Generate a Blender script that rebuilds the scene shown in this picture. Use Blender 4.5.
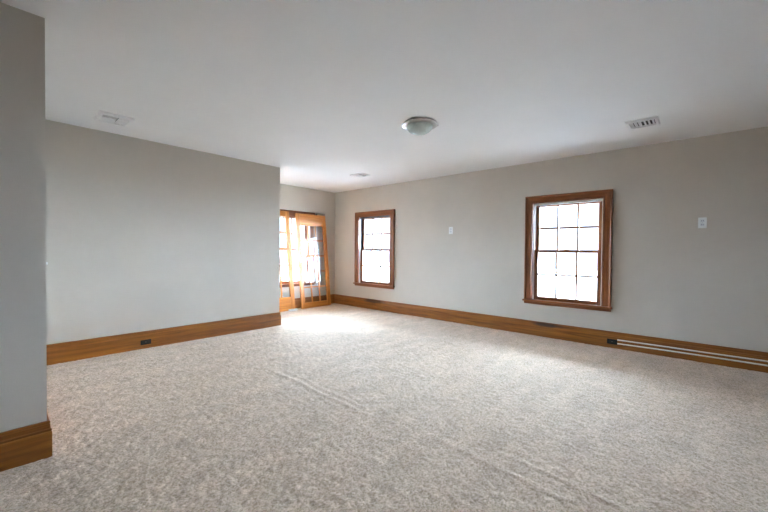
import bpy, bmesh, math, random
import numpy as np
from mathutils import Vector, Matrix

random.seed(4)
rng = np.random.default_rng(7)
for o in list(bpy.data.objects):
    bpy.data.objects.remove(o, do_unlink=True)
scene = bpy.context.scene
C = scene.collection

# ------------------------------------------------------------------ camera
H = 2.44                       # ceiling height
CAM_H = 1.1727
cam_d = bpy.data.cameras.new('camera')
cam_d.sensor_fit = 'HORIZONTAL'
cam_d.sensor_width = 36.0
cam_d.lens = 354.816 / 768.0 * 36.0
cam_d.clip_start = 0.02
cam = bpy.data.objects.new('camera', cam_d)
C.objects.link(cam)
yaw, pitch, roll = math.radians(48.41857), math.radians(0.87933), math.radians(0.54370)
F = Vector((math.sin(yaw) * math.cos(pitch), math.cos(yaw) * math.cos(pitch), -math.sin(pitch)))
R0 = F.cross(Vector((0, 0, 1))).normalized()
U0 = R0.cross(F)
Rv = R0 * math.cos(roll) + U0 * math.sin(roll)
Uv = -R0 * math.sin(roll) + U0 * math.cos(roll)
m = Matrix((Rv, Uv, -F)).transposed().to_4x4()
m.translation = Vector((0, 0, CAM_H))
cam.matrix_world = m
scene.camera = cam

# ------------------------------------------------------------------ light
SKY = 1.45
world = bpy.data.worlds.new('overcast_sky')
scene.world = world
world.use_nodes = True
bg = world.node_tree.nodes['Background']
bg.inputs['Color'].default_value = (0.585, 0.755, 1.0, 1)
bg.inputs['Strength'].default_value = SKY

# broad, hazy daylight from beyond the window wall and the far wall
sun_d = bpy.data.lights.new('hazy_sun', 'SUN')
sun_d.energy = 224.0
sun_d.angle = math.radians(172)
sun_d.color = (0.585, 0.757, 1.0)
sun = bpy.data.objects.new('hazy_sun', sun_d)
C.objects.link(sun)
SUN_AZ, SUN_EL = math.radians(26), math.radians(22)      # azimuth from +X towards +Y
sun.rotation_euler = Vector((math.cos(SUN_AZ) * math.cos(SUN_EL), math.sin(SUN_AZ) * math.cos(SUN_EL), math.sin(SUN_EL))).to_track_quat('Z', 'Y').to_euler()
sun.location = (9, 5, 4)

vs = scene.view_settings
vs.view_transform = 'Standard'
vs.look = 'None'
vs.gamma = 1.0
vs.use_curve_mapping = False
vs.exposure = 1.48

# ------------------------------------------------------------------ materials
def new_mat(name):
    mt = bpy.data.materials.new(name)
    mt.use_nodes = True
    nt = mt.node_tree
    b = nt.nodes['Principled BSDF']
    return mt, nt, b

def node(nt, typ, **kw):
    n = nt.nodes.new(typ)
    for k, v in kw.items():
        setattr(n, k, v)
    return n

def ramp(nt, stops):
    r = node(nt, 'ShaderNodeValToRGB')
    while len(r.color_ramp.elements) < len(stops):
        r.color_ramp.elements.new(0.5)
    for e, (p, c) in zip(r.color_ramp.elements, stops):
        e.position = p
        e.color = (*c, 1)
    return r

def plain(name, col, rough=0.5, metal=0.0, spec=0.5, bump=0.0, bscale=200):
    mt, nt, b = new_mat(name)
    tc = node(nt, 'ShaderNodeTexCoord')
    n = node(nt, 'ShaderNodeTexNoise')
    n.inputs['Scale'].default_value = 18
    n.inputs['Detail'].default_value = 3
    nt.links.new(tc.outputs['Object'], n.inputs['Vector'])
    r = ramp(nt, [(0.3, tuple(c * 0.95 for c in col)), (0.7, tuple(min(1, c * 1.04) for c in col))])
    nt.links.new(n.outputs['Fac'], r.inputs['Fac'])
    nt.links.new(r.outputs['Color'], b.inputs['Base Color'])
    b.inputs['Roughness'].default_value = rough
    b.inputs['Metallic'].default_value = metal
    b.inputs['Specular IOR Level'].default_value = spec
    if bump:
        n2 = node(nt, 'ShaderNodeTexNoise')
        n2.inputs['Scale'].default_value = bscale
        n2.inputs['Detail'].default_value = 4
        nt.links.new(tc.outputs['Object'], n2.inputs['Vector'])
        bp = node(nt, 'ShaderNodeBump')
        bp.inputs['Strength'].default_value = bump
        bp.inputs['Distance'].default_value = 0.002
        nt.links.new(n2.outputs['Fac'], bp.inputs['Height'])
        nt.links.new(bp.outputs['Normal'], b.inputs['Normal'])
    return mt

def paint(name, col, rough, mott=0.03):
    """rolled wall paint: faint cloudy mottling, a few scuffs, orange-peel relief"""
    mt, nt, b = new_mat(name)
    geo = node(nt, 'ShaderNodeNewGeometry')
    n = node(nt, 'ShaderNodeTexNoise')
    n.inputs['Scale'].default_value = 1.7
    n.inputs['Detail'].default_value = 5
    n.inputs['Roughness'].default_value = 0.6
    nt.links.new(geo.outputs['Position'], n.inputs['Vector'])
    lo = tuple(c * (1 - mott) for c in col)
    hi = tuple(c * (1 + mott) for c in col)
    r = ramp(nt, [(0.35, lo), (0.65, hi)])
    nt.links.new(n.outputs['Fac'], r.inputs['Fac'])
    nt.links.new(r.outputs['Color'], b.inputs['Base Color'])
    b.inputs['Roughness'].default_value = rough
    b.inputs['Specular IOR Level'].default_value = 0.35
    n2 = node(nt, 'ShaderNodeTexNoise')
    n2.inputs['Scale'].default_value = 140
    n2.inputs['Detail'].default_value = 3
    nt.links.new(geo.outputs['Position'], n2.inputs['Vector'])
    n3 = node(nt, 'ShaderNodeTexNoise')
    n3.inputs['Scale'].default_value = 3.5
    n3.inputs['Detail'].default_value = 2
    nt.links.new(geo.outputs['Position'], n3.inputs['Vector'])
    mx = node(nt, 'ShaderNodeMath', operation='MULTIPLY_ADD')
    nt.links.new(n3.outputs['Fac'], mx.inputs[0])
    mx.inputs[1].default_value = 4.0
    nt.links.new(n2.outputs['Fac'], mx.inputs[2])
    bp = node(nt, 'ShaderNodeBump')
    bp.inputs['Strength'].default_value = 0.25
    bp.inputs['Distance'].default_value = 0.0015
    nt.links.new(mx.outputs[0], bp.inputs['Height'])
    nt.links.new(bp.outputs['Normal'], b.inputs['Normal'])
    return mt

def wood(name, axis, dark, light, rough=0.38, stains=(), spec=0.45):
    """varnished oak; grain runs along world axis 0/1/2 of the object; stains = world-space water marks"""
    mt, nt, b = new_mat(name)
    tc = node(nt, 'ShaderNodeTexCoord')
    oi = node(nt, 'ShaderNodeObjectInfo')
    mul = node(nt, 'ShaderNodeVectorMath', operation='SCALE')
    mul.inputs[0].default_value = (7.0, 5.0, 9.0)
    nt.links.new(oi.outputs['Random'], mul.inputs['Scale'])
    add = node(nt, 'ShaderNodeVectorMath', operation='ADD')
    nt.links.new(tc.outputs['Object'], add.inputs[0])
    nt.links.new(mul.outputs['Vector'], add.inputs[1])
    mp = node(nt, 'ShaderNodeMapping')
    sc = [30.0, 30.0, 30.0]
    sc[axis] = 1.3
    mp.inputs['Scale'].default_value = sc
    nt.links.new(add.outputs['Vector'], mp.inputs['Vector'])
    n = node(nt, 'ShaderNodeTexNoise')
    n.inputs['Scale'].default_value = 1.0
    n.inputs['Detail'].default_value = 6
    n.inputs['Roughness'].default_value = 0.62
    n.inputs['Distortion'].default_value = 0.9
    nt.links.new(mp.outputs['Vector'], n.inputs['Vector'])
    mid = tuple((a + c) / 2 for a, c in zip(dark, light))
    r = ramp(nt, [(0.30, dark), (0.5, mid), (0.72, light)])
    nt.links.new(n.outputs['Fac'], r.inputs['Fac'])
    # broad colour drift between boards and along a board
    mp2 = node(nt, 'ShaderNodeMapping')
    s2 = [5.0, 5.0, 5.0]
    s2[axis] = 0.9
    mp2.inputs['Scale'].default_value = s2
    nt.links.new(add.outputs['Vector'], mp2.inputs['Vector'])
    nb = node(nt, 'ShaderNodeTexNoise')
    nb.inputs['Scale'].default_value = 1.0
    nb.inputs['Detail'].default_value = 2
    nt.links.new(mp2.outputs['Vector'], nb.inputs['Vector'])
    rb = ramp(nt, [(0.3, (0.80, 0.76, 0.72)), (0.7, (1.12, 1.1, 1.05))])
    nt.links.new(nb.outputs['Fac'], rb.inputs['Fac'])
    mx = node(nt, 'ShaderNodeMix', data_type='RGBA', blend_type='MULTIPLY')
    mx.inputs['Factor'].default_value = 1.0
    nt.links.new(r.outputs['Color'], mx.inputs['A'])
    nt.links.new(rb.outputs['Color'], mx.inputs['B'])
    col = mx.outputs['Result']
    if stains:
        geo = node(nt, 'ShaderNodeNewGeometry')
        wn = node(nt, 'ShaderNodeTexNoise')
        wn.inputs['Scale'].default_value = 9
        wn.inputs['Detail'].default_value = 3
        nt.links.new(geo.outputs['Position'], wn.inputs['Vector'])
        for (c, rad) in stains:
            sub = node(nt, 'ShaderNodeVectorMath', operation='SUBTRACT')
            nt.links.new(geo.outputs['Position'], sub.inputs[0])
            sub.inputs[1].default_value = c
            dv = node(nt, 'ShaderNodeVectorMath', operation='DIVIDE')
            nt.links.new(sub.outputs['Vector'], dv.inputs[0])
            dv.inputs[1].default_value = rad
            ln = node(nt, 'ShaderNodeVectorMath', operation='LENGTH')
            nt.links.new(dv.outputs['Vector'], ln.inputs[0])
            ad = node(nt, 'ShaderNodeMath', operation='MULTIPLY_ADD')
            nt.links.new(wn.outputs['Fac'], ad.inputs[0])
            ad.inputs[1].default_value = 0.8
            nt.links.new(ln.outputs['Value'], ad.inputs[2])
            rs = ramp(nt, [(0.75, (1, 1, 1)), (1.0, (0, 0, 0))])
            # ramp over ~[0.75, 1.4] of the noisy radius
            mr = node(nt, 'ShaderNodeMapRange')
            mr.inputs['From Min'].default_value = 0.85
            mr.inputs['From Max'].default_value = 1.5
            mr.inputs['To Min'].default_value = 0.85
            mr.inputs['To Max'].default_value = 0.0
            nt.links.new(ad.outputs[0], mr.inputs['Value'])
            nt.nodes.remove(rs)
            m2 = node(nt, 'ShaderNodeMix', data_type='RGBA')
            nt.links.new(mr.outputs['Result'], m2.inputs['Factor'])
            nt.links.new(col, m2.inputs['A'])
            m2.inputs['B'].default_value = (0.045, 0.022, 0.02, 1)
            col = m2.outputs['Result']
    nt.links.new(col, b.inputs['Base Color'])
    b.inputs['Roughness'].default_value = rough
    b.inputs['Specular IOR Level'].default_value = spec
    bp = node(nt, 'ShaderNodeBump')
    bp.inputs['Strength'].default_value = 0.15
    bp.inputs['Distance'].default_value = 0.001
    nt.links.new(n.outputs['Fac'], bp.inputs['Height'])
    nt.links.new(bp.outputs['Normal'], b.inputs['Normal'])
    return mt

def pane_glass(name, tint, refl=1.8):
    mt = bpy.data.materials.new(name)
    mt.use_nodes = True
    nt = mt.node_tree
    nt.nodes.clear()
    out = node(nt, 'ShaderNodeOutputMaterial')
    tr = node(nt, 'ShaderNodeBsdfTransparent')
    tr.inputs['Color'].default_value = (*tint, 1)
    gl = node(nt, 'ShaderNodeBsdfGlossy')
    gl.inputs['Roughness'].default_value = 0.0
    fr = node(nt, 'ShaderNodeFresnel')
    fr.inputs['IOR'].default_value = 1.5
    mx = node(nt, 'ShaderNodeMixShader')
    geo = node(nt, 'ShaderNodeNewGeometry')
    inv = node(nt, 'ShaderNodeMath', operation='SUBTRACT')
    inv.inputs[0].default_value = 1.0
    nt.links.new(geo.outputs['Backfacing'], inv.inputs[1])
    sc = node(nt, 'ShaderNodeMath', operation='MULTIPLY')
    nt.links.new(fr.outputs[0], sc.inputs[0])
    nt.links.new(inv.outputs[0], sc.inputs[1])
    two = node(nt, 'ShaderNodeMath', operation='MULTIPLY', use_clamp=True)    # both faces of the pane reflect
    nt.links.new(sc.outputs[0], two.inputs[0])
    two.inputs[1].default_value = refl
    nt.links.new(two.outputs[0], mx.inputs[0])
    nt.links.new(tr.outputs[0], mx.inputs[1])
    nt.links.new(gl.outputs[0], mx.inputs[2])
    nt.links.new(mx.outputs[0], out.inputs['Surface'])
    return mt

def carpet_mat():
    mt, nt, b = new_mat('beige_cut_pile')
    geo = node(nt, 'ShaderNodeNewGeometry')
    def noise(scale, detail=3, rough=0.6, vec=None):
        n = node(nt, 'ShaderNodeTexNoise')
        n.inputs['Scale'].default_value = scale
        n.inputs['Detail'].default_value = detail
        n.inputs['Roughness'].default_value = rough
        nt.links.new(vec if vec else geo.outputs['Position'], n.inputs['Vector'])
        return n
    tuft = noise(80, 4, 0.8)
    r1 = ramp(nt, [(0.35, (0.38, 0.25, 0.15)), (0.50, (0.655, 0.490, 0.352)), (0.65, (0.83, 0.665, 0.515))])
    nt.links.new(tuft.outputs['Fac'], r1.inputs['Fac'])
    # pile lying this way and that after walking and vacuuming: broad patches of its own
    mp = node(nt, 'ShaderNodeMapping')
    mp.inputs['Rotation'].default_value = (0, 0, math.radians(25))
    mp.inputs['Scale'].default_value = (2.2, 6.5, 1)
    nt.links.new(geo.outputs['Position'], mp.inputs['Vector'])
    sw = noise(1.0, 5, 0.65, mp.outputs['Vector'])
    r2 = ramp(nt, [(0.36, (0.90, 0.89, 0.88)), (0.62, (1.06, 1.06, 1.06))])
    nt.links.new(sw.outputs['Fac'], r2.inputs['Fac'])
    mx = node(nt, 'ShaderNodeMix', data_type='RGBA', blend_type='MULTIPLY')
    mx.inputs['Factor'].default_value = 1.0
    pt = noise(7.0, 4, 0.6)
    r3 = ramp(nt, [(0.36, (0.93, 0.92, 0.91)), (0.64, (1.04, 1.04, 1.04))])
    nt.links.new(pt.outputs['Fac'], r3.inputs['Fac'])
    mx0 = node(nt, 'ShaderNodeMix', data_type='RGBA', blend_type='MULTIPLY')
    mx0.inputs['Factor'].default_value = 1.0
    nt.links.new(r1.outputs['Color'], mx0.inputs['A'])
    nt.links.new(r3.outputs['Color'], mx0.inputs['B'])
    nt.links.new(mx0.outputs['Result'], mx.inputs['A'])
    nt.links.new(r2.outputs['Color'], mx.inputs['B'])
    nt.links.new(mx.outputs['Result'], b.inputs['Base Color'])
    b.inputs['Roughness'].default_value = 0.95
    b.inputs['Specular IOR Level'].default_value = 0.08
    b.inputs['Sheen Weight'].default_value = 0.15
    b.inputs['Sheen Roughness'].default_value = 0.5
    bp = node(nt, 'ShaderNodeBump')
    bp.inputs['Strength'].default_value = 0.7
    bp.inputs['Distance'].default_value = 0.006
    nt.links.new(tuft.outputs['Fac'], bp.inputs['Height'])
    nt.links.new(bp.outputs['Normal'], b.inputs['Normal'])
    return mt

M = {}
M['wall'] = paint('greige_wall_paint', (0.605, 0.542, 0.463), 0.55)
M['rear'] = paint('bounce_cutting_brown', (0.22, 0.18, 0.15), 0.6)  # unseen walls darkened to cut bounce light near the camera
M['ceiling'] = paint('white_ceiling_paint', (0.92, 0.915, 0.91), 0.8, 0.012)
M['carpet'] = carpet_mat()
M['subfloor'] = plain('subfloor_board', (0.30, 0.25, 0.2), 0.8)
BBD, BBL = (0.17, 0.050, 0.006), (0.42, 0.155, 0.021)
ST = [((5.15, 1.57, 0.165), (0.5, 0.22, 0.035)), ((5.15, 4.83, 0.165), (0.5, 0.33, 0.05))]
M['bb_x'] = wood('baseboard_oak_x', 0, BBD, BBL)
M['bb_y'] = wood('baseboard_oak_y', 1, BBD, BBL, stains=ST)
WD, WL = (0.145, 0.040, 0.011), (0.34, 0.112, 0.028)
for i, a in enumerate('xyz'):
    M['win_' + a] = wood('window_oak_' + a, i, WD, WL, 0.35)
    M['door_' + a] = wood('door_oak_' + a, i, (0.40, 0.125, 0.018), (0.72, 0.275, 0.046), 0.35)
M['glass'] = pane_glass('window_glass', (0.96, 0.975, 0.97))
M['door_glass'] = pane_glass('door_glass', (0.90, 0.93, 0.94), 0.8)
M['white_plastic'] = plain('white_plastic', (0.82, 0.82, 0.80), 0.35)
M['grey_plastic'] = plain('grey_plastic', (0.70, 0.70, 0.72), 0.4)
M['dark_slot'] = plain('dark_slot', (0.02, 0.02, 0.02), 0.6)
M['black_plastic'] = plain('black_plastic', (0.010, 0.010, 0.013), 0.55, 0.0, 0.25)
M['black_face'] = plain('black_face', (0.016, 0.016, 0.019), 0.5, 0.0, 0.25)
M['cream_jamb'] = plain('cream_jamb_liner', (0.60, 0.55, 0.48), 0.5)
M['white_jamb'] = plain('white_jamb_liner', (0.75, 0.74, 0.72), 0.5)
M['dark_jamb'] = plain('dark_jamb_track', (0.035, 0.028, 0.035), 0.45)
M['nickel'] = plain('brushed_nickel', (0.52, 0.50, 0.49), 0.28, 1.0)
M['brass'] = plain('aged_brass', (0.45, 0.36, 0.2), 0.35, 1.0)
M['vent_white'] = plain('vent_white', (0.93, 0.93, 0.93), 0.45)
M['cable'] = plain('cable_white', (0.86, 0.83, 0.76), 0.45)
M['grey_metal'] = plain('grey_metal', (0.60, 0.58, 0.52), 0.55, 0.0)
M['dark_strip'] = plain('dark_grey_strip', (0.13, 0.13, 0.12), 0.8)  # dark grey piece on one door's top corner
def frosted():
    mt, nt, b = new_mat('frosted_lamp_glass')
    tc = node(nt, 'ShaderNodeTexCoord')
    n = node(nt, 'ShaderNodeTexNoise')
    n.inputs['Scale'].default_value = 9
    n.inputs['Detail'].default_value = 5
    n.inputs['Distortion'].default_value = 1.5
    nt.links.new(tc.outputs['Object'], n.inputs['Vector'])
    r = ramp(nt, [(0.3, (0.52, 0.60, 0.57)), (0.7, (0.66, 0.73, 0.70))])
    nt.links.new(n.outputs['Fac'], r.inputs['Fac'])
    nt.links.new(r.outputs['Color'], b.inputs['Base Color'])
    b.inputs['Roughness'].default_value = 0.25
    b.inputs['Subsurface Weight'].default_value = 0.3
    b.inputs['Subsurface Radius'].default_value = (0.03, 0.03, 0.03)
    return mt
M['frosted'] = frosted()

# ------------------------------------------------------------------ mesh helpers
def link_mesh(name, bm, mat, parent=None, loc=None, smooth=False):
    """one mesh object; its origin goes to the centre of its bounds (or to loc)"""
    bmesh.ops.recalc_face_normals(bm, faces=bm.faces[:])
    me = bpy.data.meshes.new(name)
    if loc is None:
        lo = Vector((min(v.co[i] for v in bm.verts) for i in range(3)))
        hi = Vector((max(v.co[i] for v in bm.verts) for i in range(3)))
        loc = (lo + hi) / 2
    loc = Vector(loc)
    for v in bm.verts:
        v.co -= loc
    if smooth:
        for f in bm.faces:
            f.smooth = True
    bm.to_mesh(me)
    bm.free()
    me.materials.append(mat)
    o = bpy.data.objects.new(name, me)
    C.objects.link(o)
    if parent is not None:
        o.parent = parent
        base = Vector((0, 0, 0))
        q = parent
        while q is not None:
            base += WORLD_LOC[q.name] if q.name in WORLD_LOC else Vector((0, 0, 0))
            break
        o.location = loc - base
    else:
        o.location = loc
    WORLD_LOC[o.name] = loc.copy()
    return o
WORLD_LOC = {}     # un-rotated ("build space") location of each object, so children sit right

def empty(name, loc):
    o = bpy.data.objects.new(name, None)
    C.objects.link(o)
    o.location = loc
    o.empty_display_size = 0.1
    WORLD_LOC[o.name] = Vector(loc)
    return o

def tag(o, label=None, cat=None, group=None, kind=None):
    if label: o['label'] = label
    if cat: o['category'] = cat
    if group: o['group'] = group
    if kind: o['kind'] = kind
    return o

def share(src, name, loc, parent):
    """another object on the same mesh data"""
    o = bpy.data.objects.new(name, src.data)
    C.objects.link(o)
    o.parent = parent
    o.location = Vector(loc) - WORLD_LOC[parent.name]
    o.rotation_euler = src.rotation_euler
    WORLD_LOC[o.name] = Vector(loc)
    return o

def add_box(bm, a, b, bevel=0.0, seg=1):
    a, b = Vector(a), Vector(b)
    lo = Vector((min(a[i], b[i]) for i in range(3)))
    hi = Vector((max(a[i], b[i]) for i in range(3)))
    r = bmesh.ops.create_cube(bm, size=1.0)
    vs_ = r['verts']
    for v in vs_:
        v.co = Vector(((lo[i] + hi[i]) / 2 + v.co[i] * (hi[i] - lo[i])) for i in range(3))
    if bevel:
        es = list({e for v in vs_ for e in v.link_edges})
        bmesh.ops.bevel(bm, geom=es, offset=bevel, segments=seg, affect='EDGES', profile=0.5)
    return bm

def box(name, a, b, mat, parent=None, bevel=0.0, seg=1):
    return link_mesh(name, add_box(bmesh.new(), a, b, bevel, seg), mat, parent)

def prism(bm, sections):
    """loft between polygon sections (lists of points), capped"""
    rings = [[bm.verts.new(p) for p in s] for s in sections]
    n = len(rings[0])
    for r0, r1 in zip(rings, rings[1:]):
        for i in range(n):
            bm.faces.new((r0[i], r0[(i + 1) % n], r1[(i + 1) % n], r1[i]))
    bm.faces.new(rings[0])
    bm.faces.new(list(reversed(rings[-1])))
    return bm

def lathe(bm, prof, center, steps=48):
    cx, cy, cz = center
    rings = []
    for (r, z) in prof:
        if r < 1e-6:
            rings.append([bm.verts.new((cx, cy, cz + z))])
        else:
            rings.append([bm.verts.new((cx + r * math.cos(2 * math.pi * k / steps), cy + r * math.sin(2 * math.pi * k / steps), cz + z)) for k in range(steps)])
    for a, b in zip(rings, rings[1:]):
        for k in range(steps):
            k2 = (k + 1) % steps
            if len(a) == 1 and len(b) == 1: continue
            if len(a) == 1: bm.faces.new((a[0], b[k], b[k2]))
            elif len(b) == 1: bm.faces.new((a[k], a[k2], b[0]))
            else: bm.faces.new((a[k], a[k2], b[k2], b[k]))
    return bm

def tube(bm, pts, r, sides=8):
    pts = [Vector(p) for p in pts]
    rings = []
    for i, p in enumerate(pts):
        d = (pts[min(i + 1, len(pts) - 1)] - pts[max(i - 1, 0)]).normalized()
        up = Vector((0, 0, 1)) if abs(d.z) < 0.9 else Vector((1, 0, 0))
        a = d.cross(up).normalized()
        b = a.cross(d)
        rings.append([bm.verts.new(p + a * r * math.cos(2 * math.pi * k / sides) + b * r * math.sin(2 * math.pi * k / sides)) for k in range(sides)])
    for r0, r1 in zip(rings, rings[1:]):
        for k in range(sides):
            bm.faces.new((r0[k], r0[(k + 1) % sides], r1[(k + 1) % sides], r1[k]))
    bm.faces.new(rings[0]); bm.faces.new(list(reversed(rings[-1])))
    return bm

# ------------------------------------------------------------------ the room
XR, YB = 5.1653, 6.0440            # window wall, far wall
YL, XE = 4.8655, 3.0431            # left wall face and its free end
YF, XF = 2.7281, 0.2293            # near wall face and its outer corner
X0, Y0 = -4.20, -5.20              # the room goes on behind the camera
XN = 1.10                          # the alcove behind the left wall
TW = 0.20

OPEN_R = [('y', 1.336), ('y', 4.850)]
OW = 0.852                          # window opening width
OZ0, OZ1 = 0.500, 1.852
BWC, BWC2, BOW = 3.936, 2.30, 1.110             # far-wall window, the added unseen one, opening width

def wall_with_holes(bm, mapf, s0, s1, z0, z1, d0, d1, holes):
    ss = sorted({s0, s1, *[h[0] for h in holes], *[h[1] for h in holes]})
    zs = sorted({z0, z1, *[h[2] for h in holes], *[h[3] for h in holes]})
    ns, nz = len(ss) - 1, len(zs) - 1
    def solid(i, j):
        if i < 0 or j < 0 or i >= ns or j >= nz: return False
        cs, cz = (ss[i] + ss[i + 1]) / 2, (zs[j] + zs[j + 1]) / 2
        return not any(h[0] < cs < h[1] and h[2] < cz < h[3] for h in holes)
    cache = {}
    def V(i, j, d):
        k = (i, j, d)
        if k not in cache: cache[k] = bm.verts.new(mapf(ss[i], zs[j], d))
        return cache[k]
    for i in range(ns):
        for j in range(nz):
            if not solid(i, j): continue
            for d in (d0, d1):
                bm.faces.new((V(i, j, d), V(i + 1, j, d), V(i + 1, j + 1, d), V(i, j + 1, d)))
            for (di, dj, e) in ((-1, 0, ((i, j), (i, j + 1))), (1, 0, ((i + 1, j), (i + 1, j + 1))), (0, -1, ((i, j), (i + 1, j))), (0, 1, ((i, j + 1), (i + 1, j + 1)))):
                if not solid(i + di, j + dj):
                    (a, b), (c, d_) = e
                    bm.faces.new((V(a, b, d0), V(c, d_, d0), V(c, d_, d1), V(a, b, d1)))
    return bm

mapR = lambda s, z, d: Vector((XR - d, s, z))       # window wall: s = world y
mapB = lambda s, z, d: Vector((s, YB - d, z))       # far wall: s = world x
JT = 0.018
holesR = [(c - OW / 2 - JT, c + OW / 2 + JT, OZ0 - 0.03, OZ1 + JT) for _, c in OPEN_R]
holesB = [(c - BOW / 2 - JT, c + BOW / 2 + JT, OZ0 - 0.03, OZ1 - 0.012 + JT) for c in (BWC2, BWC)]
ZB = -0.06
w = link_mesh('wall_right', wall_with_holes(bmesh.new(), mapR, Y0 - TW, YB + TW, ZB, H, 0, -TW, holesR), M['wall'])
tag(w, 'long greige wall with two oak windows', 'wall', kind='structure')
w = link_mesh('wall_back', wall_with_holes(bmesh.new(), mapB, XN - TW, XR, ZB, H, 0, -TW, holesB), M['wall'])
tag(w, 'far greige wall of the alcove behind the leaning doors', 'wall', kind='structure')
def struct_box(name, a, b, mat, label, cat):
    return tag(box(name, a, b, mat), label, cat, kind='structure')
bm = bmesh.new()
foot = [(XF, YL), (XE, YL), (XE, YL + 0.13), (XN, YL + 0.13), (XN, YL + 0.13), (XF, YL + 0.13)]
add_box(bm, (XF, YL, ZB), (XE, YL + 0.13, H), 0.0)
struct = link_mesh('wall_left', bm, M['wall'])
tag(struct, 'greige partition wall with a free end beside the alcove', 'wall', kind='structure')
struct_box('wall_near', (X0 - TW, YF, ZB), (XF, YL + 0.13, H), M['wall'], 'near projecting wall at the left edge of the photo', 'wall')
struct_box('wall_alcove', (XN - TW, YL + 0.13, ZB), (XN, YB, H), M['wall'], 'end wall of the alcove hidden behind the partition', 'wall')
struct_box('wall_rear', (X0 - TW, Y0 - TW, ZB), (XR, Y0, H), M['rear'], 'unseen wall behind the camera, made dark brown to cut bounce light', 'wall')
struct_box('wall_side', (X0 - TW, Y0, ZB), (X0, YF, H), M['rear'], 'unseen wall left of the camera, made dark brown to cut bounce light', 'wall')
struct_box('ceiling', (X0 - TW, Y0 - TW, H), (XR + TW, YB + TW, H + 0.12), M['ceiling'], 'flat white painted ceiling over the whole room', 'ceiling')
struct_box('floor', (X0 - TW, Y0 - TW, -0.12), (XR + TW, YB + TW, -0.02), M['subfloor'], 'flat floor boarding under the carpet', 'floor')

# added outside for the light: ground to bounce it, eaves to block high sky
M['ground'] = plain('added_dark_ground', (0.092, 0.09, 0.087), 0.9)
M['eaves_block'] = plain('added_eaves_paint', (0.6, 0.6, 0.58), 0.7)
struct_box('ground', (-30, -30, -0.70), (40, 40, -0.60), M['ground'], 'flat dark ground added outside the windows to bounce daylight', 'ground')
bm = bmesh.new()
EX = 2.60
add_box(bm, (XR + TW, Y0 - 1.0, 2.30), (XR + TW + EX, YB + TW + 2.2, 2.40))
add_box(bm, (XN - 1.0, YB + TW, 2.30), (XR + TW, YB + TW + 2.2, 2.40))
tag(link_mesh('added_eaves', bm, M['eaves_block']), 'unseen eaves slabs added above the windows to block the high sky', 'eaves', kind='structure')
# ---- carpet: a real pile surface, tufts and trodden patches in relief
def vnoise(X, Y, scale, seed):
    g = np.random.default_rng(seed)
    n = 256
    tab = g.random((n, n))
    x, y = X * scale, Y * scale
    xi, yi = np.floor(x).astype(int), np.floor(y).astype(int)
    fx, fy = x - xi, y - yi
    fx = fx * fx * (3 - 2 * fx); fy = fy * fy * (3 - 2 * fy)
    a = tab[xi % n, yi % n]; b = tab[(xi + 1) % n, yi % n]
    c = tab[xi % n, (yi + 1) % n]; d = tab[(xi + 1) % n, (yi + 1) % n]
    return (a * (1 - fx) + b * fx) * (1 - fy) + (c * (1 - fx) + d * fx) * fy - 0.5

def in_room(x, y):
    main = (x > X0) & (x < XR) & (y > Y0) & (y < YF)
    mid = (x > XF) & (x < XR) & (y >= YF - 0.02) & (y < YL)
    nook = ((x > XE) & (x < XR) & (y >= YL - 0.02) & (y < YB)) | ((x > XN) & (x < XR) & (y > YL + 0.13) & (y < YB))
    return main | mid | nook

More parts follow.
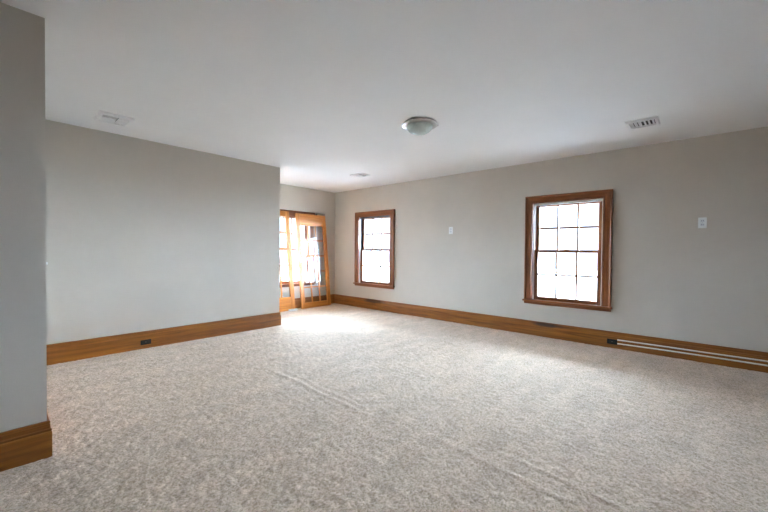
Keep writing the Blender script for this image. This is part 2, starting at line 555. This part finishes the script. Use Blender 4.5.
def make_carpet():
    st = 0.0125
    xs = np.arange(X0, XR + st, st); ys = np.arange(Y0, YB + st, st)
    X, Y = np.meshgrid(xs, ys, indexing='ij')
    Z = 0.0042 * vnoise(X, Y, 75, 1) + 0.0036 * vnoise(X, Y, 40, 2) + 0.0018 * vnoise(X, Y, 14, 3) + 0.003 * vnoise(X * 0.6 + Y * 0.4, Y, 4, 4)
    # shallow ridges where the carpet was stretched and vacuumed
    for (ax, ay, bx, by, hgt, wd) in ((1.87, 3.25, 1.80, 1.62, 0.0042, 0.020), (1.95, 3.05, 1.86, 1.75, 0.0032, 0.016), (1.90, 1.35, 1.82, 0.35, 0.0035, 0.024), (2.02, 0.85, 1.93, 0.1, 0.003, 0.02)):
        dx, dy = bx - ax, by - ay
        L = math.hypot(dx, dy)
        t = ((X - ax) * dx + (Y - ay) * dy) / L / L
        dist = ((X - ax) * dy - (Y - ay) * dx) / L + 0.035 * vnoise(X, Y, 3, 9)
        Z += hgt * np.exp(-(dist / wd) ** 2) * np.clip(np.minimum(t, 1 - t) * 6, 0, 1)
    Z -= 0.004
    X = X + 0.004 * (rng.random(X.shape) - 0.5); Y = Y + 0.004 * (rng.random(Y.shape) - 0.5)
    nx, ny = X.shape
    idx = np.arange(nx * ny).reshape(nx, ny)
    cx = (xs[:-1, None] + st / 2) + 0 * ys[None, :-1]; cy = 0 * xs[:-1, None] + ys[None, :-1] + st / 2
    ok = in_room(cx, cy)
    q = np.stack([idx[:-1, :-1], idx[1:, :-1], idx[1:, 1:], idx[:-1, 1:]], -1)[ok]
    used = np.unique(q)
    remap = np.full(nx * ny, -1); remap[used] = np.arange(len(used))
    q = remap[q]
    co = np.stack([X.ravel(), Y.ravel(), Z.ravel()], -1)[used]
    co[:, 0] = np.clip(co[:, 0], X0, XR); co[:, 1] = np.clip(co[:, 1], Y0, YB)
    me = bpy.data.meshes.new('carpet')
    me.vertices.add(len(co)); me.vertices.foreach_set('co', co.astype(np.float32).ravel())
    me.loops.add(q.size); me.loops.foreach_set('vertex_index', q.astype(np.int32).ravel())
    me.polygons.add(len(q))
    me.polygons.foreach_set('loop_start', np.arange(0, q.size, 4, dtype=np.int32))
    me.polygons.foreach_set('use_smooth', np.ones(len(q), dtype=bool))
    me.update(calc_edges=True); me.validate()
    me.materials.append(M['carpet'])
    o = bpy.data.objects.new('carpet', me)
    C.objects.link(o)
    tag(o, 'beige cut pile carpet covering the whole floor', 'carpet', kind='stuff')
make_carpet()

# ------------------------------------------------------------------ baseboards
BH = 0.198
BASE_P = [(0, -0.015), (0.020, -0.015), (0.020, 0.136), (0.017, 0.142), (0.0, 0.142)]
CAP_P = [(0, 0.142), (0.017, 0.142), (0.0185, 0.146), (0.0185, 0.152), (0.0125, 0.157), (0.0125, 0.178), (0.0105, 0.184), (0.013, 0.188), (0.013, 0.193), (0.010, 0.198), (0, 0.198)]
def runs(profile, path, side):
    """sweep a profile along a floor path with mitred corners; side=+1: the room lies left of the path"""
    bm = bmesh.new()
    pts = [Vector((x, y, 0)) for x, y in path]
    secs = []
    for i, p in enumerate(pts):
        def nrm(a, b):
            d = (b - a).normalized()
            return Vector((-d.y, d.x, 0)) * side
        if i == 0: n = nrm(pts[0], pts[1])
        elif i == len(pts) - 1: n = nrm(pts[-2], pts[-1])
        else:
            n1, n2 = nrm(pts[i - 1], p), nrm(p, pts[i + 1])
            n = (n1 + n2) / (1 + n1.dot(n2))
        secs.append([p + n * u + Vector((0, 0, z)) for u, z in profile])
    return prism(bm, secs)

def baseboard(name, path, side, mat, label):
    root = empty(name, (sum(p[0] for p in path) / len(path), sum(p[1] for p in path) / len(path), 0))
    tag(root, label, 'baseboard', kind='structure')
    # one board per straight run, and its moulded cap
    for prof, nm in ((BASE_P, 'base_board'), (CAP_P, 'cap_moulding')):
        for i in range(len(path) - 1):
            seg = runs_segment(prof, path, side, i)
            ax = abs(path[i + 1][0] - path[i][0]) > abs(path[i + 1][1] - path[i][1])
            link_mesh(nm, seg, M['bb_x'] if ax else M['bb_y'], root)
    return root

def runs_segment(profile, path, side, i):
    full_pts = [Vector((x, y, 0)) for x, y in path]
    def nrm(a, b):
        d = (b - a).normalized()
        return Vector((-d.y, d.x, 0)) * side
    def joint(k):
        p = full_pts[k]
        if k == 0: return nrm(full_pts[0], full_pts[1])
        if k == len(full_pts) - 1: return nrm(full_pts[-2], full_pts[-1])
        n1, n2 = nrm(full_pts[k - 1], p), nrm(p, full_pts[k + 1])
        return (n1 + n2) / (1 + n1.dot(n2))
    secs = []
    for k in (i, i + 1):
        n = joint(k)
        secs.append([full_pts[k] + n * u + Vector((0, 0, z)) for u, z in profile])
    return prism(bmesh.new(), secs)

baseboard('baseboard_right', [(XR, Y0), (XR, YB)], +1, M['bb_y'], 'tall dark oak baseboard under the two windows')
baseboard('baseboard_back', [(XR - 0.021, YB), (XN, YB)], +1, M['bb_x'], 'oak baseboard of the far wall behind the leaning doors')
baseboard('baseboard_left', [(XF + 0.021, YL), (XE, YL), (XE, YL + 0.13), (XN, YL + 0.13)], -1, M['bb_x'], 'tall oak baseboard along the partition wall')
baseboard('baseboard_near', [(X0, YF), (XF, YF), (XF, YL)], -1, M['bb_x'], 'oak baseboard wrapping the near wall corner')

# ------------------------------------------------------------------ windows
def sec_mitre(mapf, prof, kind, a, b, fixed, w):
    """casing piece. prof: (u, d) with u from the opening edge outwards."""
    bm = bmesh.new()
    secs = []
    if kind == 'head':      # a, b opening edges in s; fixed = z of the opening top
        secs.append([mapf(a - u, fixed + u, d) for u, d in prof])
        secs.append([mapf(b + u, fixed + u, d) for u, d in prof])
    else:                   # side: a = z bottom, b = opening top z; fixed = s of the opening edge, w = -1/+1
        secs.append([mapf(fixed + w * u, a, d) for u, d in prof])
        secs.append([mapf(fixed + w * u, b + u, d) for u, d in prof])
    return prism(bm, secs)

CW = 0.106
CAS_P = [(0, 0), (0, 0.018), (0.006, 0.021), (0.012, 0.018), (0.016, 0.016), (CW - 0.024, 0.018), (CW - 0.020, 0.026), (CW - 0.014, 0.030), (CW - 0.003, 0.030), (CW, 0.026), (CW, 0)]

def make_window(name, mapf, ax, c, ow, z1, label, liner, track, head_mat, cols=3):
    a, b = c - ow / 2, c + ow / 2
    z0 = OZ0
    root = empty(name, mapf(c, z0, 0))
    tag(root, label, 'window', kind='structure')
    WH, WZ = M['win_' + ax], M['win_z']
    link_mesh('head_casing', sec_mitre(mapf, CAS_P, 'head', a, b, z1, 0), WH, root)
    link_mesh('side_casing', sec_mitre(mapf, CAS_P, 'side', z0, z1, a, -1), WZ, root)
    link_mesh('side_casing', sec_mitre(mapf, CAS_P, 'side', z0, z1, b, +1), WZ, root)
    # stool with a rounded nose and horns, apron under it
    bm = bmesh.new()
    hs = CW + 0.014
    nose = [(-0.040, z0), (0.046, z0), (0.052, z0 - 0.006), (0.052, z0 - 0.018), (0.046, z0 - 0.024), (0.0005, z0 - 0.024)]
    nose_in = [(-0.040, z0), (0.0, z0), (0.0, z0 - 0.024), (-0.040, z0 - 0.024)]
    prism(bm, [[mapf(a - hs, z, d) for d, z in nose if d >= 0] + [mapf(a - hs, z0, 0.0005)],
               [mapf(b + hs, z, d) for d, z in nose if d >= 0] + [mapf(b + hs, z0, 0.0005)]])
    prism(bm, [[mapf(a, z, d) for d, z in nose_in], [mapf(b, z, d) for d, z in nose_in]])
    link_mesh('stool', bm, WH, root)
    ap = [(0, z0 - 0.025), (0.020, z0 - 0.025), (0.020, z0 - 0.050), (0.016, z0 - 0.056), (0.016, z0 - 0.062), (0, z0 - 0.062)]
    link_mesh('apron', prism(bmesh.new(), [[mapf(a - CW, z, d) for d, z in ap], [mapf(b + CW, z, d) for d, z in ap]]), WH, root)
    # jamb lining and the tracks for the two sashes
    def bx(nm, s0, s1, za, zb, d0, d1, mat, par, bev=0.0):
        p, q = mapf(s0, za, d0), mapf(s1, zb, d1)
        return link_mesh(nm, add_box(bmesh.new(), p, q, bev), mat, par)
    DEP = -TW + 0.015
    for s_in, s_out in ((a, a - JT), (b, b + JT)):
        bx('jamb', s_out, s_in, z0 - 0.03, z1, 0, DEP, liner, root)
    bx('head_jamb', a - JT, b + JT, z1, z1 + JT, 0, DEP, head_mat, root)
    bx('outer_sill', a - JT, b + JT, z0 - 0.03, z0 - 0.004, -0.040, -TW - 0.03, WH, root)
    for s_in, sg in ((a, 1), (b, -1)):
        bx('stop', s_in, s_in + sg * 0.012, z0, z1, -0.012, -0.034, liner, root)
        bx('parting_bead', s_in, s_in + sg * 0.014, z0, z1, -0.0735, -0.0805, track, root)
        bx('outer_track', s_in, s_in + sg * 0.010, (z0 + z1) / 2, z1, -0.036, -0.0725, track, root)
    bx('head_stop', a + 0.012, b - 0.012, z1 - 0.026, z1, -0.012, -0.034, head_mat, root)
    # sashes: stiles, rails, muntins, panes
    zm = z0 + (z1 - z0) * 0.507
    def sash(nm, d0, d1, za, zb, rail_b, rail_t, inset):
        s0, s1 = a + inset, b - inset
        r = empty(nm, mapf(c, za, (d0 + d1) / 2))
        r.parent = root
        r.location = mapf(c, za, (d0 + d1) / 2) - WORLD_LOC[root.name]
        st = 0.058
        bx('stile', s0, s0 + st, za, zb, d0, d1, WZ, r, 0.003)
        bx('stile', s1 - st, s1, za, zb, d0, d1, WZ, r, 0.003)
        rb = bx('rail', s0 + st, s1 - st, za, za + rail_b, d0, d1, WH, r, 0.003)
        rt = bx('rail', s0 + st, s1 - st, zb - rail_t, zb, d0, d1, WH, r, 0.003)
        g0, g1, h0, h1 = s0 + st, s1 - st, za + rail_b, zb - rail_t
        mw = 0.025
        md0, md1 = d0 - 0.004, d1 + 0.004
        hz = (h0 + h1) / 2
        pw = (g1 - g0 - (cols - 1) * mw) / cols
        for k in range(1, cols):
            sc_ = g0 + k * pw + (k - 0.5) * mw
            bx('muntin', sc_ - mw / 2, sc_ + mw / 2, h0, h1, md0, md1, WZ, r, 0.003)
        for k in range(cols):
            x0 = g0 + k * (pw + mw)
            bx('muntin', x0, x0 + pw, hz - mw / 2, hz + mw / 2, md0, md1, WH, r, 0.003)
        dm = (d0 + d1) / 2
        first = None
        for k in range(cols):
            x0 = g0 + k * (pw + mw)
            for (p0, p1) in ((h0, hz - mw / 2), (hz + mw / 2, h1)):
                pc = mapf(x0 + pw / 2, (p0 + p1) / 2, dm)
                if first is None or abs(first[1] - (p1 - p0)) > 1e-5:
                    q = bx('pane', x0, x0 + pw, p0, p1, dm - 0.0015, dm + 0.0015, M['glass'], r)
                    first = (q, p1 - p0)
                else:
                    share(first[0], 'pane', pc, r)
        return r
    lo = sash('lower_sash', -0.036, -0.072, z0, zm + 0.018, 0.050, 0.034, 0.004)
    up = sash('upper_sash', -0.082, -0.118, zm - 0.018, z1 - 0.002, 0.034, 0.040, 0.004)
    # sash lock on the meeting rail
    bm = bmesh.new()
    p = mapf(c, zm + 0.018, -0.054)
    lathe(bm, [(0, 0.0), (0.013, 0.0), (0.013, 0.008), (0.008, 0.012), (0, 0.013)], p, 16)
    q0, q1 = mapf(c - 0.03, zm + 0.018, -0.045), mapf(c + 0.03, zm + 0.023, -0.063)
    add_box(bm, q0, q1, 0.002)
    link_mesh('sash_lock', bm, M['brass'], lo)
    return root

make_window('window_1', mapR, 'y', OPEN_R[0][1], OW, OZ1, 'dark oak six over six sash window with pale jambs, nearer of the two on the long wall', M['cream_jamb'], M['cream_jamb'], M['white_jamb'])
make_window('window_2', mapR, 'y', OPEN_R[1][1], OW, OZ1, 'oak six over six sash window with dark upper track near the far corner', M['white_jamb'], M['dark_jamb'], M['dark_jamb'])
make_window('added_window', mapB, 'x', BWC2, BOW, OZ1 - 0.012, 'oak sash window added out of view in the alcove to brighten it', M['cream_jamb'], M['cream_jamb'], M['win_x'])  # added unseen window, brightens the alcove
make_window('window_3', mapB, 'x', BWC, BOW, OZ1 - 0.012, 'oak sash window in the far wall behind the leaning glazed doors', M['cream_jamb'], M['cream_jamb'], M['win_x'])

# ------------------------------------------------------------------ leaning french doors
def french_door(label, x, ytop_back, width, length, rail_top, rail_bot, tilt, rack, strip):
    t = 0.035
    root = empty('french_door', (0, 0, 0))
    tag(root, label, 'door', 'glazed doors leaning on the far wall')
    st = 0.086
    def bx(nm, x0, x1, y0, y1, z0, z1, mat, par=root, bev=0.003):
        bm = add_box(bmesh.new(), (x0, y0, z0), (x1, y1, z1), bev)
        for v in bm.verts:
            v.co.x += rack * (v.co.z - 0.0)
        return link_mesh(nm, bm, mat, par)
    bx('stile', 0, st, 0, t, 0, length, M['door_z'])
    bx('stile', width - st, width, 0, t, 0, length, M['door_z'])
    bx('rail', st, width - st, 0.0005, t - 0.0005, length - rail_top, length, M['door_x'])
    bx('rail', st, width - st, 0.0005, t - 0.0005, 0, rail_bot, M['door_x'])
    g0, g1, h0, h1 = st, width - st, rail_bot, length - rail_top
    mw = 0.024
    pw = (g1 - g0 - 2 * mw) / 3
    ph = (h1 - h0 - 4 * mw) / 5
    for k in (1, 2):
        s = g0 + k * pw + (k - 1) * mw
        bx('muntin', s, s + mw, 0.004, t - 0.004, h0, h1, M['door_z'])
    for j in range(1, 5):
        zz = h0 + j * ph + (j - 1) * mw
        for k in range(3):
            s = g0 + k * (pw + mw)
            bx('muntin', s, s + pw, 0.0045, t - 0.0045, zz, zz + mw, M['door_x'])
    first = None
    for j in range(5):
        for k in range(3):
            s = g0 + k * (pw + mw); zz = h0 + j * (ph + mw)
            if first is None:
                first = bx('pane', s, s + pw, t / 2 - 0.0015, t / 2 + 0.0015, zz, zz + ph, M['door_glass'], root, 0)
                c0 = (s + rack * 0, zz); base = WORLD_LOC[first.name].copy()
            else:
                share(first, 'pane', base + Vector((s - c0[0] + rack * (zz - c0[1]), 0, zz - c0[1])), root)
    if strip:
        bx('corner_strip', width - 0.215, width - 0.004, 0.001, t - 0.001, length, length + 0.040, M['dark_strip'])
    # bore and backset plate of the removed lock on the free stile
    root.rotation_euler = (-tilt, 0, 0)
    # bottom front edge on the carpet; top back edge rests on the window's head casing
    y = ytop_back - length * math.sin(tilt) - t * math.cos(tilt)
    root.location = (x, y, t * math.sin(tilt) + 0.003)
    return root

TILT = math.radians(4.3)
TOPY = YB - 0.031
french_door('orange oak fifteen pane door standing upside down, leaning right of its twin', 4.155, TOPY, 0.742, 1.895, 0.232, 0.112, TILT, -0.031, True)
french_door('orange oak fifteen pane door with deep bottom rail, half hidden by the partition', 3.262, TOPY, 0.742, 1.912, 0.100, 0.262, TILT, -0.033, False)

# ------------------------------------------------------------------ ceiling lamp
LX, LY = 2.880, 2.100
lamp = empty('ceiling_lamp', (LX, LY, H))
tag(lamp, 'flush nickel ceiling lamp with frosted glass bowl', 'lamp')
link_mesh('pan', lathe(bmesh.new(), [(0, 0), (0.160, 0), (0.164, -0.003), (0.160, -0.007), (0, -0.007)], (LX, LY, H)), M['nickel'], lamp, smooth=True)
link_mesh('ring', lathe(bmesh.new(), [(0.110, -0.007), (0.160, -0.0072), (0.173, -0.010), (0.178, -0.016), (0.176, -0.023), (0.168, -0.027), (0.150, -0.026), (0.136, -0.030), (0.130, -0.028), (0.130, -0.022), (0.110, -0.022), (0.110, -0.007)], (LX, LY, H)), M['nickel'], lamp, smooth=True)
dome = [(0.129, -0.026)]
for k in range(1, 13):
    t_ = k / 12 * math.pi / 2
    dome.append((0.129 * math.cos(t_), -0.028 - 0.082 * math.sin(t_)))
dome[-1] = (0.0, -0.110)
link_mesh('glass_bowl', lathe(bmesh.new(), [(0, -0.0225), (0.129, -0.0225)] + dome[0:], (LX, LY, H)), M['frosted'], lamp, smooth=True)
for k in range(3):
    an = math.radians(-48.4 + 0 + 120 * k)
    px, py = LX + 0.180 * math.cos(an), LY + 0.180 * math.sin(an)
    bm = bmesh.new()
    bmesh.ops.create_uvsphere(bm, u_segments=12, v_segments=8, radius=0.010, matrix=Matrix.Translation((px, py, H - 0.017)))
    link_mesh('thumb_screw', bm, M['nickel'], lamp, smooth=True)

# ------------------------------------------------------------------ ceiling registers
def register(x0, x1, y0, y1, label, layout, drop=0.016):
    root = empty('ceiling_vent', ((x0 + x1) / 2, (y0 + y1) / 2, H))
    tag(root, label, 'vent', 'white square ceiling vents')
    zt, zb_ = H - 0.0005, H - drop
    fr = 0.030
    # frame: a bevelled picture frame
    bm = bmesh.new()
    def ring(i, z): return [bm.verts.new((x0 + i, y0 + i, z)), bm.verts.new((x1 - i, y0 + i, z)), bm.verts.new((x1 - i, y1 - i, z)), bm.verts.new((x0 + i, y1 - i, z))]
    rs = [ring(0, zt), ring(0, H - 0.005), ring(0.010, zb_), ring(fr, zb_), ring(fr, zt)]
    for r0, r1 in zip(rs, rs[1:] + rs[:1]):
        for k in range(4):
            bm.faces.new((r0[k], r0[(k + 1) % 4], r1[(k + 1) % 4], r1[k]))
    link_mesh('frame', bm, M['vent_white'], root)
    box('duct', (x0 + fr, y0 + fr, H - 0.0012), (x1 - fr, y1 - fr, H - 0.0004), M['dark_slot'], root)
    ix0, ix1, iy0, iy1 = x0 + fr, x1 - fr, y0 + fr, y1 - fr
    def slat(ax, p, a, b, sg):
        # thin blade at 40 degrees, its length along axis ax
        hw, th = 0.0125, 0.0012
        bm = bmesh.new()
        add_box(bm, (-(b - a) / 2, -hw, -th / 2), ((b - a) / 2, hw, th / 2))
        bmesh.ops.rotate(bm, verts=bm.verts, cent=(0, 0, 0), matrix=Matrix.Rotation(sg * math.radians(38), 3, 'X'))
        if ax == 'y':
            bmesh.ops.rotate(bm, verts=bm.verts, cent=(0, 0, 0), matrix=Matrix.Rotation(math.radians(90), 3, 'Z'))
        c = Vector(((a + b) / 2, p, H - drop / 2)) if ax == 'x' else Vector((p, (a + b) / 2, H - drop / 2))
        bmesh.ops.translate(bm, verts=bm.verts, vec=c)
        link_mesh('slat', bm, M['vent_white'], root)
    for (ax, p0, p1, a, b, sg) in layout(ix0, ix1, iy0, iy1):
        n = max(2, round((p1 - p0) / 0.031))
        for k in range(n):
            slat(ax, p0 + (k + 0.5) * (p1 - p0) / n, a, b, sg)
    return root
def two_way_y(ix0, ix1, iy0, iy1):
    ym = (iy0 + iy1) / 2
    return [('x', iy0, ym - 0.004, ix0, ix1, 1), ('x', ym + 0.004, iy1, ix0, ix1, -1)]
def three_way(ix0, ix1, iy0, iy1):
    xm = ix0 + (ix1 - ix0) * 0.6
    ym = (iy0 + iy1) / 2
    return [('x', iy0, ym, ix0, xm - 0.004, 1), ('x', ym, iy1, ix0, xm - 0.004, -1), ('y', xm + 0.004, ix1, iy0, iy1, 1)]
register(0.715, 0.985, 4.150, 4.445, 'white ceiling vent above the partition wall at left', three_way, 0.022)
register(4.130, 4.378, 0.302, 0.560, 'white slatted ceiling vent nearest the right edge of the photo', two_way_y, 0.018)
register(4.082, 4.322, 4.150, 4.415, 'pale ceiling vent by the alcove, farthest from the camera', two_way_y, 0.012)

# ------------------------------------------------------------------ wall plates and outlets
def frame_map(face, c):
    """local (u right along the wall, v up, n out of the wall) -> world"""
    c = Vector(c)
    if face == 'R': return lambda u, v, n: c + Vector((-n, -u, v))
    if face == 'L': return lambda u, v, n: c + Vector((u, -n, v))
    if face == 'E': return lambda u, v, n: c + Vector((n, u, v))

def fbox(nm, f, a, b, mat, par, bev=0.0):
    return link_mesh(nm, add_box(bmesh.new(), f(*a), f(*b), bev), mat, par)

def duplex(name, face, c, w, h, plate, faceplate, slot, label, vertical=True, group=None):
    f = frame_map(face, c)
    root = empty(name, c)
    tag(root, label, 'outlet', group)
    fbox('plate', f, (-w / 2, -h / 2, 0), (w / 2, h / 2, 0.006), plate, root, 0.002)
    for s in (-1, 1):
        off = (0, s * h * 0.18) if vertical else (s * w * 0.2, 0)
        hw, hh = (w * 0.23, h * 0.12) if vertical else (w * 0.14, h * 0.27)
        r = fbox('receptacle', f, (off[0] - hw, off[1] - hh, 0.006), (off[0] + hw, off[1] + hh, 0.0085), faceplate, root, 0.0015)
        for q in (-1, 1):
            fbox('slot', f, (off[0] + q * hw * 0.45 - 0.0012, off[1] - hh * 0.3, 0.0085), (off[0] + q * hw * 0.45 + 0.0012, off[1] + hh * 0.5, 0.0088), slot, r)
    bm = lathe(bmesh.new(), [(0, 0), (0.003, 0), (0.002, 0.0012), (0, 0.0012)], (0, 0, 0), 10)
    rot = {'R': Matrix.Rotation(math.radians(-90), 3, 'Y'), 'L': Matrix.Rotation(math.radians(90), 3, 'X')}[face]
    bmesh.ops.rotate(bm, verts=bm.verts, cent=(0, 0, 0), matrix=rot)
    bmesh.ops.translate(bm, verts=bm.verts, vec=f(0, 0, 0.006))
    link_mesh('screw', bm, M['nickel'], root)
    return root

duplex('wall_outlet', 'R', (XR, -0.023, 1.506), 0.070, 0.115, M['white_plastic'], M['grey_plastic'], M['dark_slot'], 'white outlet plate high on the wall right of the nearer window', True, 'white plates high on the long wall')
duplex('wall_outlet', 'R', (XR, 3.097, 1.518), 0.074, 0.118, M['white_plastic'], M['grey_plastic'], M['dark_slot'], 'white outlet plate high on the wall between the two windows', True, 'white plates high on the long wall')
duplex('baseboard_outlet', 'R', (XR - 0.020, 0.783, 0.074), 0.108, 0.062, M['black_plastic'], M['black_face'], M['dark_slot'], 'black outlet in the dark baseboard where two white cables start', False, 'black baseboard outlets')
duplex('baseboard_outlet', 'L', (1.256, YL - 0.020, 0.071), 0.106, 0.056, M['black_plastic'], M['black_face'], M['dark_slot'], 'black outlet in the baseboard of the partition wall', False, 'black baseboard outlets')

# two white cables clipped along the baseboard
def cable(z, label):
    bm = bmesh.new()
    pts = []
    y = 0.728
    while y > Y0 + 0.05:
        pts.append((XR - 0.0282, y, z + 0.0022 * math.sin(y * 3.1 + z * 40) + (0.006 if y < 0.3 else 0.006 * (0.728 - y) / 0.428)))
        y -= 0.12
    tube(bm, pts, 0.0078, 8)
    o = link_mesh('white_cable', bm, M['cable'], smooth=True)
    tag(o, label, 'cable', 'white cables along the baseboard')
cable(0.106, 'upper of two white cables running along the dark baseboard')
cable(0.063, 'lower of two white cables running along the dark baseboard')

# light switch on the return of the near wall: only its lever shows past the corner
f = frame_map('E', (XF, 2.915, 1.085))
sw = empty('light_switch', (XF, 2.915, 1.085))
tag(sw, 'white light switch lever poking past the near wall corner', 'switch')
fbox('plate', f, (-0.035, -0.0575, 0), (0.035, 0.0575, 0.006), M['white_plastic'], sw, 0.002)
bm = prism(bmesh.new(), [[f(-0.006, -0.010, 0.006), f(0.006, -0.010, 0.006), f(0.006, 0.010, 0.006), f(-0.006, 0.010, 0.006)],
                         [f(-0.005, -0.016, 0.022), f(0.005, -0.016, 0.022), f(0.005, -0.004, 0.024), f(-0.005, -0.004, 0.024)]])
link_mesh('toggle', bm, M['white_plastic'], sw)

# loose grey metal bracket on the carpet at the foot of the left door
br = empty('metal_bracket', (3.93, 5.79, 0.0))
tag(br, 'flat grey metal bracket lying on the carpet against the half hidden door', 'bracket')
box('plate', (3.84, 5.765, 0.002), (4.03, 5.825, 0.012), M['grey_metal'], br, 0.002)
box('lip', (3.84, 5.819, 0.012), (4.03, 5.825, 0.036), M['grey_metal'], br, 0.002)
